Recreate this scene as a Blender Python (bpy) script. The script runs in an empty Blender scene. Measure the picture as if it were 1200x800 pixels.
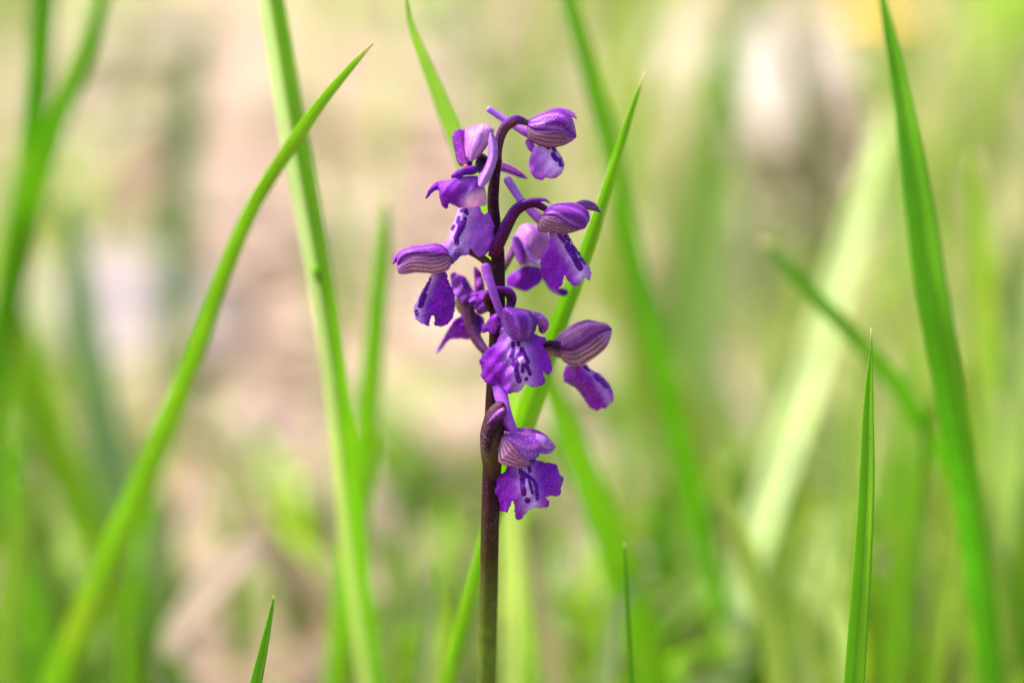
import bpy, math, random
import numpy as np
from mathutils import Vector
from mathutils.geometry import delaunay_2d_cdt

random.seed(7); RNG = np.random.default_rng(11)
SC = bpy.context.scene
COL = SC.collection

# ------------------------------------------------------------------ camera, sky, sun, exposure
PITCH = math.radians(16.0)
FOCUS = 0.472                       # metres from the lens to the flower spike
CENTRE_H = 0.145                    # height of the point looked at
CAM = Vector((0, -FOCUS*math.cos(PITCH), CENTRE_H + FOCUS*math.sin(PITCH)))
cd = bpy.data.cameras.new('camera'); cam = bpy.data.objects.new('camera', cd); COL.objects.link(cam)
cam.location = CAM; cam.rotation_euler = (math.pi/2 - PITCH, 0, 0)
cd.lens = 100; cd.sensor_width = 36; cd.clip_start = 0.01; cd.clip_end = 600
cd.dof.use_dof = True; cd.dof.focus_distance = FOCUS - 0.003; cd.dof.aperture_fstop = 4.5
cd.dof.aperture_blades = 9
SC.camera = cam

SUN_EL, SUN_AZ = math.radians(56), math.radians(-72)   # azimuth seen from the flower, 0 = beyond it (+Y), minus = to the left
w = bpy.data.worlds.new('World'); SC.world = w; w.use_nodes = True
nt = w.node_tree; bg = nt.nodes['Background']
sky = nt.nodes.new('ShaderNodeTexSky'); sky.sky_type = 'NISHITA'; sky.sun_disc = False
sky.sun_elevation = SUN_EL; sky.sun_rotation = SUN_AZ
sky.air_density = 1.0; sky.dust_density = 6.0; sky.ozone_density = 0.6
nt.links.new(sky.outputs[0], bg.inputs[0]); bg.inputs[1].default_value = 0.13
sd = bpy.data.lights.new('sun', 'SUN'); sun = bpy.data.objects.new('sun', sd); COL.objects.link(sun)
sd.energy = 2.3; sd.angle = math.radians(7); sd.color = (1, .95, .86)
to_sun = Vector((math.sin(SUN_AZ)*math.cos(SUN_EL), math.cos(SUN_AZ)*math.cos(SUN_EL), math.sin(SUN_EL)))
sun.rotation_euler = to_sun.to_track_quat('Z', 'Y').to_euler(); sun.location = (0, 0, 3)
vs = SC.view_settings; vs.view_transform = 'Standard'; vs.look = 'None'; vs.gamma = 1; vs.exposure = 1.62
vs.use_curve_mapping = False
SC.render.engine = 'CYCLES'; SC.cycles.use_denoising = True
SC.cycles.max_bounces = 5; SC.cycles.transmission_bounces = 3; SC.cycles.diffuse_bounces = 3; SC.cycles.glossy_bounces = 2

# ------------------------------------------------------------------ pixel -> place helpers (photo pixels, 1200 x 800)
FWD = np.array((0, math.cos(PITCH), -math.sin(PITCH))); UP = np.array((0, math.sin(PITCH), math.cos(PITCH)))
RIGHT = np.array((1., 0, 0)); CAMN = np.array(CAM)
PXM = 36/1200/100
MM = FOCUS*PXM                       # metres per photo pixel at the flower
def P(x, y, z=0.0):
    """photo pixel x, y and z millimetres in front of the flower's plane -> world point(s)"""
    x, y, z = np.broadcast_arrays(*(np.asarray(q, float) for q in (x, y, z)))
    D = FOCUS - z/1000
    return CAMN + D[..., None]*(FWD + ((x-600)*PXM)[..., None]*RIGHT - ((y-400)*PXM)[..., None]*UP)
def ground_h(x, y):
    return .006*np.sin(7*x+1)*np.cos(5*y) + .004*np.sin(17*x+3*y) + .003*np.cos(13*y-4*x+2)
def to_px(p):
    v = np.asarray(p) - CAMN; d = v @ FWD
    return 600 + (v @ RIGHT)/d/PXM, 400 - (v @ UP)/d/PXM, d
def ground_at(px, py):
    d = FWD + (px-600)*PXM*RIGHT - (py-400)*PXM*UP
    t = -CAMN[2]/d[2]; q = CAMN + t*d
    return q[0], q[1]

# ------------------------------------------------------------------ objects
def mesh_obj(name, verts, faces, mat, parent=None, origin=None, pig=None, attrs=None, uv=None, solid=0.0, smooth=True):
    verts = np.asarray(verts, float)
    origin = np.zeros(3) if origin is None else np.asarray(origin, float)
    me = bpy.data.meshes.new(name)
    me.from_pydata((verts-origin).tolist(), [], [list(map(int, f)) for f in faces])
    if smooth: me.polygons.foreach_set('use_smooth', np.ones(len(me.polygons), bool))
    if pig is not None:
        a = me.color_attributes.new('pig', 'FLOAT_COLOR', 'POINT')
        a.data.foreach_set('color', np.concatenate([pig, np.ones((len(pig), 1))], 1).astype(np.float32).ravel())
    for k, v in (attrs or {}).items():
        a = me.attributes.new(k, 'FLOAT', 'POINT'); a.data.foreach_set('value', np.asarray(v, np.float32))
    if uv is not None:
        a = me.attributes.new('lat', 'FLOAT', 'POINT'); a.data.foreach_set('value', np.asarray(uv[0], np.float32))
        a = me.attributes.new('lon', 'FLOAT', 'POINT'); a.data.foreach_set('value', np.asarray(uv[1], np.float32))
    me.update()
    o = bpy.data.objects.new(name, me); COL.objects.link(o); me.materials.append(mat)
    if parent is None: o.location = origin
    else:
        o.parent = parent
        o.location = Vector(origin) - world_loc(parent)
    if solid:
        m = o.modifiers.new('thickness', 'SOLIDIFY'); m.thickness = solid; m.offset = 0
    return o
def world_loc(o):
    l = Vector(o.location)
    while o.parent: o = o.parent; l += Vector(o.location)
    return l
def empty(name, loc, parent=None):
    o = bpy.data.objects.new(name, None); COL.objects.link(o); o.empty_display_size = .01
    o.parent = parent; o.location = Vector(loc) - (world_loc(parent) if parent else Vector())
    return o
def tag(o, label=None, category=None, group=None, kind=None):
    for k, v in (('label', label), ('category', category), ('group', group), ('kind', kind)):
        if v: o[k] = v
    return o

def catmull(pts, n=None, step=None, closed=False):
    p = np.asarray(pts, float); m = len(p)
    if closed: q = np.vstack([p[-1], p, p[0], p[1]]); segs = m
    else: q = np.vstack([2*p[0]-p[1], p, 2*p[-1]-p[-2]]); segs = m-1
    out = []
    t = np.linspace(0, 1, 12, endpoint=False)[:, None]
    for i in range(segs):
        a, b, c, d = q[i], q[i+1], q[i+2], q[i+3]
        # damped tangents keep traced corners from overshooting
        m1, m2 = .42*(c-a), .42*(d-b)
        out.append((2*t**3-3*t**2+1)*b + (t**3-2*t**2+t)*m1 + (-2*t**3+3*t**2)*c + (t**3-t**2)*m2)
    out = np.vstack(out + ([p[:1]] if closed else [p[-1:]]))
    s = np.r_[0, np.cumsum(np.linalg.norm(np.diff(out, axis=0), axis=1))]
    if n is None: n = max(4, int(s[-1]/step))
    ss = np.linspace(0, s[-1], n + (1 if closed else 0))
    r = np.stack([np.interp(ss, s, out[:, k]) for k in range(p.shape[1])], 1)
    return r[:-1] if closed else r

# ------------------------------------------------------------------ materials
def mat_new(name):
    m = bpy.data.materials.new(name); m.use_nodes = True
    t = m.node_tree; b = t.nodes['Principled BSDF']
    def N(k, **kw):
        n = t.nodes.new(k)
        for a, v in kw.items(): setattr(n, a, v)
        return n
    def L(a, b_): t.links.new(a, b_)
    return m, t, b, N, L
def math_node(N, L, op, a, b=None, c=None, clamp=False):
    n = N('ShaderNodeMath', operation=op); n.use_clamp = clamp
    for i, v in enumerate((a, b, c)):
        if v is None: continue
        if isinstance(v, (int, float)): n.inputs[i].default_value = v
        else: L(v, n.inputs[i])
    return n.outputs[0]
def mix_rgb(N, L, fac, a, b, blend='MIX'):
    n = N('ShaderNodeMix', data_type='RGBA', blend_type=blend)
    for s, v in ((n.inputs[0], fac), (n.inputs[6], a), (n.inputs[7], b)):
        if isinstance(v, (int, float)): s.default_value = v
        elif isinstance(v, tuple): s.default_value = (*v, 1)
        else: L(v, s)
    return n.outputs[2]
def smooth(N, L, v, lo, hi, a=0., b=1.):
    n = N('ShaderNodeMapRange', interpolation_type='SMOOTHSTEP')
    L(v, n.inputs[0])
    for i, q in enumerate((lo, hi, a, b)): n.inputs[i+1].default_value = q
    return n.outputs[0]
def attr(N, name, out='Fac'):
    n = N('ShaderNodeAttribute'); n.attribute_name = name
    return n.outputs[out]

SPOT = (.092, .000, .25); VEIN = (.105, .012, .055)
def petal_material(name, trans=.30, sparkle=1.0, rough=.5, spec=.14, sheen=.03):
    m, t, b, N, L = mat_new(name)
    geo = N('ShaderNodeNewGeometry').outputs['Position']
    col = attr(N, 'pig', 'Color')
    n1 = N('ShaderNodeTexNoise'); L(geo, n1.inputs['Vector']); n1.inputs['Scale'].default_value = 420; n1.inputs['Detail'].default_value = 5
    col = mix_rgb(N, L, 1.0, col, mix_rgb(N, L, n1.outputs[0], (.40, .32, .50), (1.28, 1.30, 1.28)), 'MULTIPLY')
    ng = N('ShaderNodeTexNoise'); L(geo, ng.inputs['Vector']); ng.inputs['Scale'].default_value = 4200; ng.inputs['Detail'].default_value = 2
    col = mix_rgb(N, L, 1.0, col, mix_rgb(N, L, smooth(N, L, ng.outputs[0], .3, .7), (.80, .76, .84), (1.20, 1.26, 1.16)), 'MULTIPLY')
    # fine veins running from base to tip
    lat, lon, vs_ = attr(N, 'lat'), attr(N, 'lon'), attr(N, 'vein')
    wob = math_node(N, L, 'MULTIPLY_ADD', n1.outputs[0], .10, -.05)
    nv = N('ShaderNodeTexNoise'); L(geo, nv.inputs['Vector']); nv.inputs['Scale'].default_value = 260
    wob = math_node(N, L, 'ADD', wob, math_node(N, L, 'MULTIPLY_ADD', nv.outputs[0], .30, -.15))
    ph = math_node(N, L, 'SINE', math_node(N, L, 'MULTIPLY', math_node(N, L, 'ADD', lat, wob), attr(N, 'vfreq')))
    line = smooth(N, L, ph, .15, .95)
    line = math_node(N, L, 'MULTIPLY', line, vs_, clamp=True)
    line = math_node(N, L, 'MULTIPLY', line, smooth(N, L, lon, .98, .72))
    line = math_node(N, L, 'MULTIPLY', line, math_node(N, L, 'MULTIPLY_ADD', nv.outputs[0], .9, .45), clamp=True)
    col = mix_rgb(N, L, line, col, VEIN)
    # blotches of dark pigment
    n2 = N('ShaderNodeTexNoise'); L(geo, n2.inputs['Vector']); n2.inputs['Scale'].default_value = 900; n2.inputs['Detail'].default_value = 3
    sdf = math_node(N, L, 'ADD', attr(N, 'spot'), math_node(N, L, 'MULTIPLY_ADD', n2.outputs[0], 2.0, -1.0))
    col = mix_rgb(N, L, math_node(N, L, 'SUBTRACT', 1, smooth(N, L, sdf, -.5, .6)), col, SPOT)
    # papillae: tiny grains, their glints painted in as pale dots
    vo = N('ShaderNodeTexVoronoi'); L(geo, vo.inputs['Vector']); vo.inputs['Scale'].default_value = 3300
    rnd = N('ShaderNodeSeparateColor'); L(vo.outputs['Color'], rnd.inputs[0])
    n3 = N('ShaderNodeTexNoise'); L(geo, n3.inputs['Vector']); n3.inputs['Scale'].default_value = 190
    dot = math_node(N, L, 'MULTIPLY', smooth(N, L, vo.outputs['Distance'], .34, .12), math_node(N, L, 'GREATER_THAN', rnd.outputs[0], .66))
    dot = math_node(N, L, 'MULTIPLY', dot, math_node(N, L, 'MULTIPLY', smooth(N, L, n3.outputs[0], .42, .62, .18, 1.), .6*sparkle))
    col = mix_rgb(N, L, dot, col, (.75, .55, .85))
    L(col, b.inputs['Base Color'])
    b.inputs['Roughness'].default_value = rough; b.inputs['Specular IOR Level'].default_value = spec
    b.inputs['Sheen Weight'].default_value = sheen; b.inputs['Sheen Tint'].default_value = (.8, .7, 1, 1)
    bump = N('ShaderNodeBump'); bump.inputs['Distance'].default_value = .00028; bump.inputs['Strength'].default_value = .7
    hgt = math_node(N, L, 'ADD', math_node(N, L, 'MULTIPLY', n2.outputs[0], .5), math_node(N, L, 'MULTIPLY', n1.outputs[0], 1.2))
    hgt = math_node(N, L, 'SUBTRACT', hgt, math_node(N, L, 'MULTIPLY', line, .35))
    L(math_node(N, L, 'ADD', hgt, math_node(N, L, 'MULTIPLY', dot, .6)), bump.inputs['Height']); L(bump.outputs[0], b.inputs['Normal'])
    tr = N('ShaderNodeBsdfTranslucent'); L(mix_rgb(N, L, 1.0, col, (1.5, 1.1, 1.3), 'MULTIPLY'), tr.inputs[0])
    mx = N('ShaderNodeMixShader'); mx.inputs[0].default_value = trans
    L(b.outputs[0], mx.inputs[1]); L(tr.outputs[0], mx.inputs[2]); L(mx.outputs[0], t.nodes['Material Output'].inputs[0])
    return m
M_LIP = petal_material('lip_petal'); M_HOOD = petal_material('hood_sepal', trans=.18, rough=.42, spec=.22, sparkle=1.4)
M_STEM = petal_material('stem_skin', trans=.0, sparkle=.3, rough=.55, spec=.08, sheen=0.)

def grass_material(name, per_object=True, trans=.55, lit_half_tint=False):
    m, t, b, N, L = mat_new(name)
    col = N('ShaderNodeObjectInfo').outputs['Color'] if per_object else attr(N, 'pig', 'Color')
    geo = N('ShaderNodeNewGeometry').outputs['Position']
    n1 = N('ShaderNodeTexNoise'); L(geo, n1.inputs['Vector']); n1.inputs['Scale'].default_value = 60; n1.inputs['Detail'].default_value = 4
    col = mix_rgb(N, L, 1.0, col, mix_rgb(N, L, n1.outputs[0], (.72, .74, .8), (1.25, 1.2, 1.1)), 'MULTIPLY')
    if per_object:
        lat, lon = attr(N, 'lat'), attr(N, 'lon')
        nn = N('ShaderNodeTexNoise', noise_dimensions='2D'); cv = N('ShaderNodeCombineXYZ')
        L(math_node(N, L, 'MULTIPLY', lat, 9.), cv.inputs[0]); L(math_node(N, L, 'MULTIPLY', lon, 1.2), cv.inputs[1]); L(cv.outputs[0], nn.inputs['Vector'])
        nn.inputs['Scale'].default_value = 2.2; nn.inputs['Detail'].default_value = 3
        rib = math_node(N, L, 'MULTIPLY_ADD', math_node(N, L, 'SINE', math_node(N, L, 'MULTIPLY', lat, 62.)), .12, .5)
        rib = math_node(N, L, 'ADD', rib, math_node(N, L, 'MULTIPLY_ADD', nn.outputs[0], .7, -.35))
        col = mix_rgb(N, L, 1.0, col, mix_rgb(N, L, rib, (.66, .70, .6), (1.3, 1.26, 1.35)), 'MULTIPLY')
        col = mix_rgb(N, L, smooth(N, L, lon, .965, 1.0), col, (.55, .50, .30))      # dry tips
        nw = N('ShaderNodeTexNoise'); L(geo, nw.inputs['Vector']); nw.inputs['Scale'].default_value = 45; nw.inputs['Detail'].default_value = 6
        col = mix_rgb(N, L, smooth(N, L, nw.outputs[0], .56, .74, 0., .45), col, (.46, .46, .09))
        nd = N('ShaderNodeTexNoise'); L(geo, nd.inputs['Vector']); nd.inputs['Scale'].default_value = 700; nd.inputs['Detail'].default_value = 2
        col = mix_rgb(N, L, smooth(N, L, nd.outputs[0], .70, .78, 0., .7), col, (.22, .15, .05))
        if lit_half_tint: col = mix_rgb(N, L, math_node(N, L, 'MULTIPLY', smooth(N, L, lat, .50, .66), .8), col, (.62, .72, .42))  # light caught by the tilted half, mixed into the blade colour
        bump = N('ShaderNodeBump'); bump.inputs['Distance'].default_value = .0002; bump.inputs['Strength'].default_value = .5
        L(rib, bump.inputs['Height']); L(bump.outputs[0], b.inputs['Normal'])
    L(col, b.inputs['Base Color']); b.inputs['Roughness'].default_value = .45; b.inputs['Specular IOR Level'].default_value = .25
    tr = N('ShaderNodeBsdfTranslucent'); L(mix_rgb(N, L, 1.0, col, (1.4, 1.4, .75), 'MULTIPLY'), tr.inputs[0])
    mx = N('ShaderNodeMixShader'); mx.inputs[0].default_value = trans
    L(b.outputs[0], mx.inputs[1]); L(tr.outputs[0], mx.inputs[2]); L(mx.outputs[0], t.nodes['Material Output'].inputs[0])
    return m
M_BLADE = grass_material('grass_blade_skin'); M_BLADE_LIT_TINT = grass_material('grass_blade_lit_half_tint', lit_half_tint=True); M_GRASS = grass_material('short_grass', per_object=False)

def litter_material(name, per_object):
    m, t, b, N, L = mat_new(name)
    col = N('ShaderNodeObjectInfo').outputs['Color'] if per_object else attr(N, 'pig', 'Color')
    geo = N('ShaderNodeNewGeometry').outputs['Position']
    n1 = N('ShaderNodeTexNoise'); L(geo, n1.inputs['Vector']); n1.inputs['Scale'].default_value = 140; n1.inputs['Detail'].default_value = 5
    col = mix_rgb(N, L, 1.0, col, mix_rgb(N, L, n1.outputs[0], (.62, .6, .58), (1.35, 1.35, 1.35)), 'MULTIPLY')
    L(col, b.inputs['Base Color']); b.inputs['Roughness'].default_value = .6
    bump = N('ShaderNodeBump'); bump.inputs['Distance'].default_value = .0006; L(n1.outputs[0], bump.inputs['Height']); L(bump.outputs[0], b.inputs['Normal'])
    return m
M_LEAF = litter_material('dry_leaf_skin', True); M_LITTER = litter_material('leaf_litter', False)

def ground_material():
    m, t, b, N, L = mat_new('soil')
    geo = N('ShaderNodeNewGeometry').outputs['Position']
    n1 = N('ShaderNodeTexNoise'); L(geo, n1.inputs['Vector']); n1.inputs['Scale'].default_value = 9; n1.inputs['Detail'].default_value = 8
    n2 = N('ShaderNodeTexNoise'); L(geo, n2.inputs['Vector']); n2.inputs['Scale'].default_value = 70; n2.inputs['Detail'].default_value = 6
    n3 = N('ShaderNodeTexNoise'); L(geo, n3.inputs['Vector']); n3.inputs['Scale'].default_value = 4; n3.inputs['Detail'].default_value = 4
    c = mix_rgb(N, L, smooth(N, L, n1.outputs[0], .38, .62), (.21, .14, .095), (.30, .21, .15))
    c = mix_rgb(N, L, smooth(N, L, n2.outputs[0], .45, .70), c, (.33, .25, .19))
    c = mix_rgb(N, L, smooth(N, L, n3.outputs[0], .50, .62), c, (.16, .20, .05))
    L(c, b.inputs['Base Color']); b.inputs['Roughness'].default_value = .9
    bump = N('ShaderNodeBump'); bump.inputs['Distance'].default_value = .004; L(n2.outputs[0], bump.inputs['Height']); L(bump.outputs[0], b.inputs['Normal'])
    return m
M_SOIL = ground_material()

# ------------------------------------------------------------------ the ground
def build_ground():
    xs = np.unique(np.r_[np.linspace(-200, -3, 12), np.linspace(-3, 3, 121), np.linspace(3, 200, 12)])
    ys = np.unique(np.r_[np.linspace(-200, -2, 12), np.linspace(-2, 6, 161), np.linspace(6, 300, 16)])
    X, Y = np.meshgrid(xs, ys); Z = ground_h(X, Y)
    V = np.stack([X, Y, Z], -1).reshape(-1, 3); nx = len(xs)
    F = [(j*nx+i, j*nx+i+1, (j+1)*nx+i+1, (j+1)*nx+i) for j in range(len(ys)-1) for i in range(nx-1)]
    tag(mesh_obj('ground', V, F, M_SOIL), kind='structure')
build_ground()

# ------------------------------------------------------------------ builders for flower parts
VIOLET = np.array((.225, .009, .46)); DEEP = np.array((.105, .003, .25)); LILAC = np.array((.46, .22, .74)); PALE = np.array((.58, .40, .82))
MAGENTA = np.array((.28, .020, .38)); PINK = np.array((.46, .13, .52)); ROSE = np.array((.33, .15, .26)); MAROON = np.array((.042, .004, .016)); BROWN = np.array((.085, .035, .022))
OLIVE = np.array((.13, .10, .035)); MAUVE = np.array((.36, .09, .60))
def lerp(a, b, t): t = np.asarray(t)[..., None]; return a*(1-t) + b*t

def seg_dist(pts, poly):
    poly = np.asarray(poly, float)
    if len(poly) == 1: return np.linalg.norm(pts-poly[0], axis=1), np.zeros(len(pts))
    best = np.full(len(pts), 1e9); side = np.zeros(len(pts))
    for a, b in zip(poly[:-1], poly[1:]):
        ab = b-a; t = np.clip(((pts-a) @ ab)/(ab @ ab), 0, 1); q = a + t[:, None]*ab
        d = np.linalg.norm(pts-q, axis=1); s = ab[0]*(pts[:, 1]-a[1]) - ab[1]*(pts[:, 0]-a[0])
        k = d < best; best[k] = d[k]; side[k] = s[k]
    return best, side          # side > 0 : to the right of a line running down (image left when going down is side > 0)
def inside(pts, poly):
    x, y = pts.T; c = np.zeros(len(pts), bool); j = len(poly)-1
    for i in range(len(poly)):
        xi, yi = poly[i]; xj, yj = poly[j]
        k = ((yi > y) != (yj > y)) & (x < (xj-xi)*(y-yi)/(yj-yi+1e-12)+xi); c ^= k; j = i
    return c

def sheet(name, flower, outline, z=0., mid=None, pale_w=0., spots=(), fold=(0, 0), curl=.4, hints=(), base=VIOLET, pale=PALE,
          ruffle=.25, frill=.35, tint=None, mat=None, solid=.00016, grid=2.0, lip_edge=None, seed=0):
    """a petal cut to a traced outline, folded along its midline and rolled at the rim"""
    r = np.random.default_rng(seed + int(outline[0][0]*7+outline[0][1]))
    o = catmull(outline, step=1.0, closed=True)
    nrm = np.roll(o, -1, 0)-np.roll(o, 1, 0); nrm = np.stack([nrm[:, 1], -nrm[:, 0]], 1); nrm /= np.linalg.norm(nrm, axis=1)[:, None]+1e-9
    s = np.arange(len(o)); wob = sum(np.sin(s*f+r.uniform(0, 6.3))*a for f, a in ((.31, .4), (.72, .5), (1.37, .55), (1.9, .45)))
    o = o + nrm*(wob*frill)[:, None]
    lo, hi = o.min(0), o.max(0)
    gx, gy = np.meshgrid(np.arange(lo[0], hi[0], grid), np.arange(lo[1], hi[1], grid*.87)); gx[1::2] += grid/2
    g = np.stack([gx.ravel(), gy.ravel()], 1); g = g[inside(g, o)]
    d, _ = seg_dist(g, np.vstack([o, o[:1]])); g = g[d > .9]
    allp = np.vstack([o, g]); n = len(o)
    res = delaunay_2d_cdt([Vector(p) for p in allp], [(i, (i+1) % n) for i in range(n)], [list(range(n))], 1, 1e-5)
    pts = np.array([tuple(v) for v in res[0]]); faces = [f for f in res[2]]
    edge, _ = seg_dist(pts, np.vstack([o, o[:1]]))
    zz = np.full(len(pts), float(z))
    if hints:
        h = np.asarray(hints, float); dd = ((pts[:, None]-h[None, :, :2])**2).sum(2)+30; wgt = 1/dd**1.3
        zz += (wgt*h[:, 2]).sum(1)/wgt.sum(1)
    pig = np.tile(base, (len(pts), 1)).astype(float); spot = np.full(len(pts), 9.)
    if mid is not None:
        dm, sd_ = seg_dist(pts, mid)
        zz -= np.where(sd_ > 0, fold[0], fold[1])*(dm/25)**1.5
        if pale_w:
            k = np.exp(-(dm/pale_w)**2.2)
            pig = lerp(pig, pale, k*.95)
    zz -= curl*np.exp(-edge/4.)
    ph = r.uniform(0, 6.3, 4)
    zz += ruffle*(np.sin(pts[:, 0]*.19+pts[:, 1]*.11+ph[0]) + .7*np.sin(pts[:, 1]*.27-pts[:, 0]*.13+ph[1]) + .5*np.sin(pts[:, 0]*.41+pts[:, 1]*.35+ph[2]))
    for sp in spots:
        *pl, rad = sp
        ds, _ = seg_dist(pts, pl); spot = np.minimum(spot, ds-rad-.4)
    if tint is not None: pig = tint(pts, pig)
    V = P(pts[:, 0], pts[:, 1], zz)
    return mesh_obj(name, V, faces, mat or M_LIP, flower, world_loc(flower), pig=np.clip(pig, 0, 1),
                    attrs={'spot': spot, 'vein': np.zeros(len(pts)), 'vfreq': np.zeros(len(pts))}, uv=(np.zeros(len(pts)), np.zeros(len(pts))), solid=solid)

def loft(name, flower, e1, e2, zf, pigf, vein=0., vfreq=30., N=44, M=30, roundness=0., mat=None, solid=.0002, mirror=None):
    """a sepal lofted between two traced edges that run from its base to its tip"""
    a, b = catmull(e1, n=N), catmull(e2, n=N)
    u = np.linspace(0, 1, M); v = np.linspace(0, 1, N); U, Vv = np.meshgrid(u, v)
    f = (1-roundness)*U + roundness*(1-np.cos(U*math.pi/2))
    xy = a[:, None]*(1-f[..., None]) + b[:, None]*f[..., None]
    zz = zf(U, Vv)
    if mirror is not None: zz = 2*mirror-zz
    pts = P(xy[..., 0], xy[..., 1], zz).reshape(-1, 3)
    faces = [(j*M+i, j*M+i+1, (j+1)*M+i+1, (j+1)*M+i) for j in range(N-1) for i in range(M-1)]
    n = N*M
    return mesh_obj(name, pts, faces, mat or M_HOOD, flower, world_loc(flower), pig=np.clip(pigf(U.ravel(), Vv.ravel()), 0, 1),
                    attrs={'spot': np.full(n, 9.), 'vein': np.full(n, float(vein)), 'vfreq': np.full(n, float(vfreq))},
                    uv=(U.ravel(), Vv.ravel()), solid=solid)

def tube(name, flower, path, pigf, ridges=0, twist=0., ridge=.0, mat=None, ns=18, step=2.0, cap=.8):
    """path rows: px x, px y, z mm, radius px"""
    path = np.asarray(path, float)
    q = catmull(path, n=max(10, int(np.linalg.norm(np.diff(path[:, :2], axis=0), axis=1).sum()/step)))
    c = P(q[:, 0], q[:, 1], q[:, 2]); r = q[:, 3]*MM
    # rounded end
    tdir = c[-1]-c[-2]; tdir /= np.linalg.norm(tdir); k = np.linspace(.3, 1, 5)
    c = np.vstack([c] + [c[-1]+tdir*r[-1]*cap*kk for kk in k]); r = np.r_[r, r[-1]*np.sqrt(np.clip(1-(k*.985)**2, 0, 1))]
    n = len(c); T = np.gradient(c, axis=0); T /= np.linalg.norm(T, axis=1)[:, None]
    ref = -FWD; V = []; TH = []; TT = []
    th = np.linspace(0, 2*math.pi, ns, endpoint=False)
    for i in range(n):
        e1 = ref - T[i]*(ref @ T[i]); e1 /= np.linalg.norm(e1)+1e-9; e2 = np.cross(T[i], e1)
        rr = r[i]*(1+ridge*np.cos(ridges*th+twist*i/n*6.28)) if ridges else np.full(ns, r[i])
        V.append(c[i] + rr[:, None]*(np.cos(th)[:, None]*e1 + np.sin(th)[:, None]*e2)); TH.append(th); TT.append(np.full(ns, i/(n-1)))
    V = np.vstack(V); faces = [(i*ns+j, i*ns+(j+1) % ns, (i+1)*ns+(j+1) % ns, (i+1)*ns+j) for i in range(n-1) for j in range(ns)]
    faces.append(tuple(range(ns-1, -1, -1))); faces.append(tuple((n-1)*ns+j for j in range(ns)))
    m = len(V); TT = np.concatenate(TT); up = (V-np.repeat(c, ns, 0)) @ UP/np.repeat(r+1e-6, ns)
    return mesh_obj(name, V, faces, mat or M_STEM, flower, world_loc(flower), pig=np.clip(pigf(TT, np.clip(up, -1, 1)), 0, 1),
                    attrs={'spot': np.full(m, 9.), 'vein': np.zeros(m), 'vfreq': np.zeros(m)}, uv=(np.zeros(m), TT))

def spur(flower, path, tipc=LILAC, basec=MAUVE):
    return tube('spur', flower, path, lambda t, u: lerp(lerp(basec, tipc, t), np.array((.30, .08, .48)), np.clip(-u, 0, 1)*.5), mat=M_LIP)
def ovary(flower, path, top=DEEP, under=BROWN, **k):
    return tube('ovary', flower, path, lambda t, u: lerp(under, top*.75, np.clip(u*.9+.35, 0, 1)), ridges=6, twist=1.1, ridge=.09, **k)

def hood(flower, top, edge, low_hi, low, zc, h, lean=0., dtop=VIOLET, dlow=DEEP, lat_up=np.array((.12, .018, .17)), lat_lo=ROSE*.85,
         vein=1., vfreq=28., dvein=.55, both=True):
    """helmet of sepals seen from the side: an upper sepal and, on each flank, a veined lateral sepal"""
    env = lambda v: np.sin(np.pi*np.clip(v*.92+.06, 0, 1))**.55
    zd = lambda U, V: zc + lean*V + h*env(V)*np.sin(U*math.pi/2) + .25*np.sin(U*9+V*4)
    zl = lambda U, V: zc + lean*V + h*env(V)*(1.0-.42*U**1.8) - .25 + .3*np.sin(U*math.pi)
    def pd(U, V):
        c = lerp(lerp(dtop, MAGENTA*.8, np.clip(.6*np.sin(U*11+V*2), 0, 1)), dlow, np.clip(U*1.15-.15, 0, 1)**2)
        st = np.clip(np.sin(U*15+1.4*np.sin(V*5+zc)+zc), 0, 1)**2.5*np.sin(np.pi*np.clip(V*.9+.08, 0, 1))
        c = lerp(c, np.array((.44, .15, .62)), st*.55)
        return lerp(c, dlow*.55, np.clip(np.sin(U*15+1.4*np.sin(V*5+zc)+zc+2.6), 0, 1)**4*.7)
    pl = lambda U, V: lerp(lerp(lat_up, lat_lo, np.clip(U*1.5, 0, 1)**.8), MAUVE*.8, np.clip((V-.70)*3, 0, .85))
    for mir in ((None, zc) if both else (None,)):
        kz = None if mir is None else mir
        leanfix = (lambda f: (lambda U, V: f(U, V) if kz is None else f(U, V)-2*lean*V))
        loft('upper_sepal', flower, top, edge, leanfix(zd) if kz is None else (lambda U, V: zd(U, V)-2*lean*V), pd, dvein, 26., roundness=.75, mirror=kz)
        loft('lateral_sepal', flower, low_hi, low, zl if kz is None else (lambda U, V: zl(U, V)-2*lean*V), pl, vein, vfreq, roundness=.15, mirror=kz)

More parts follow.
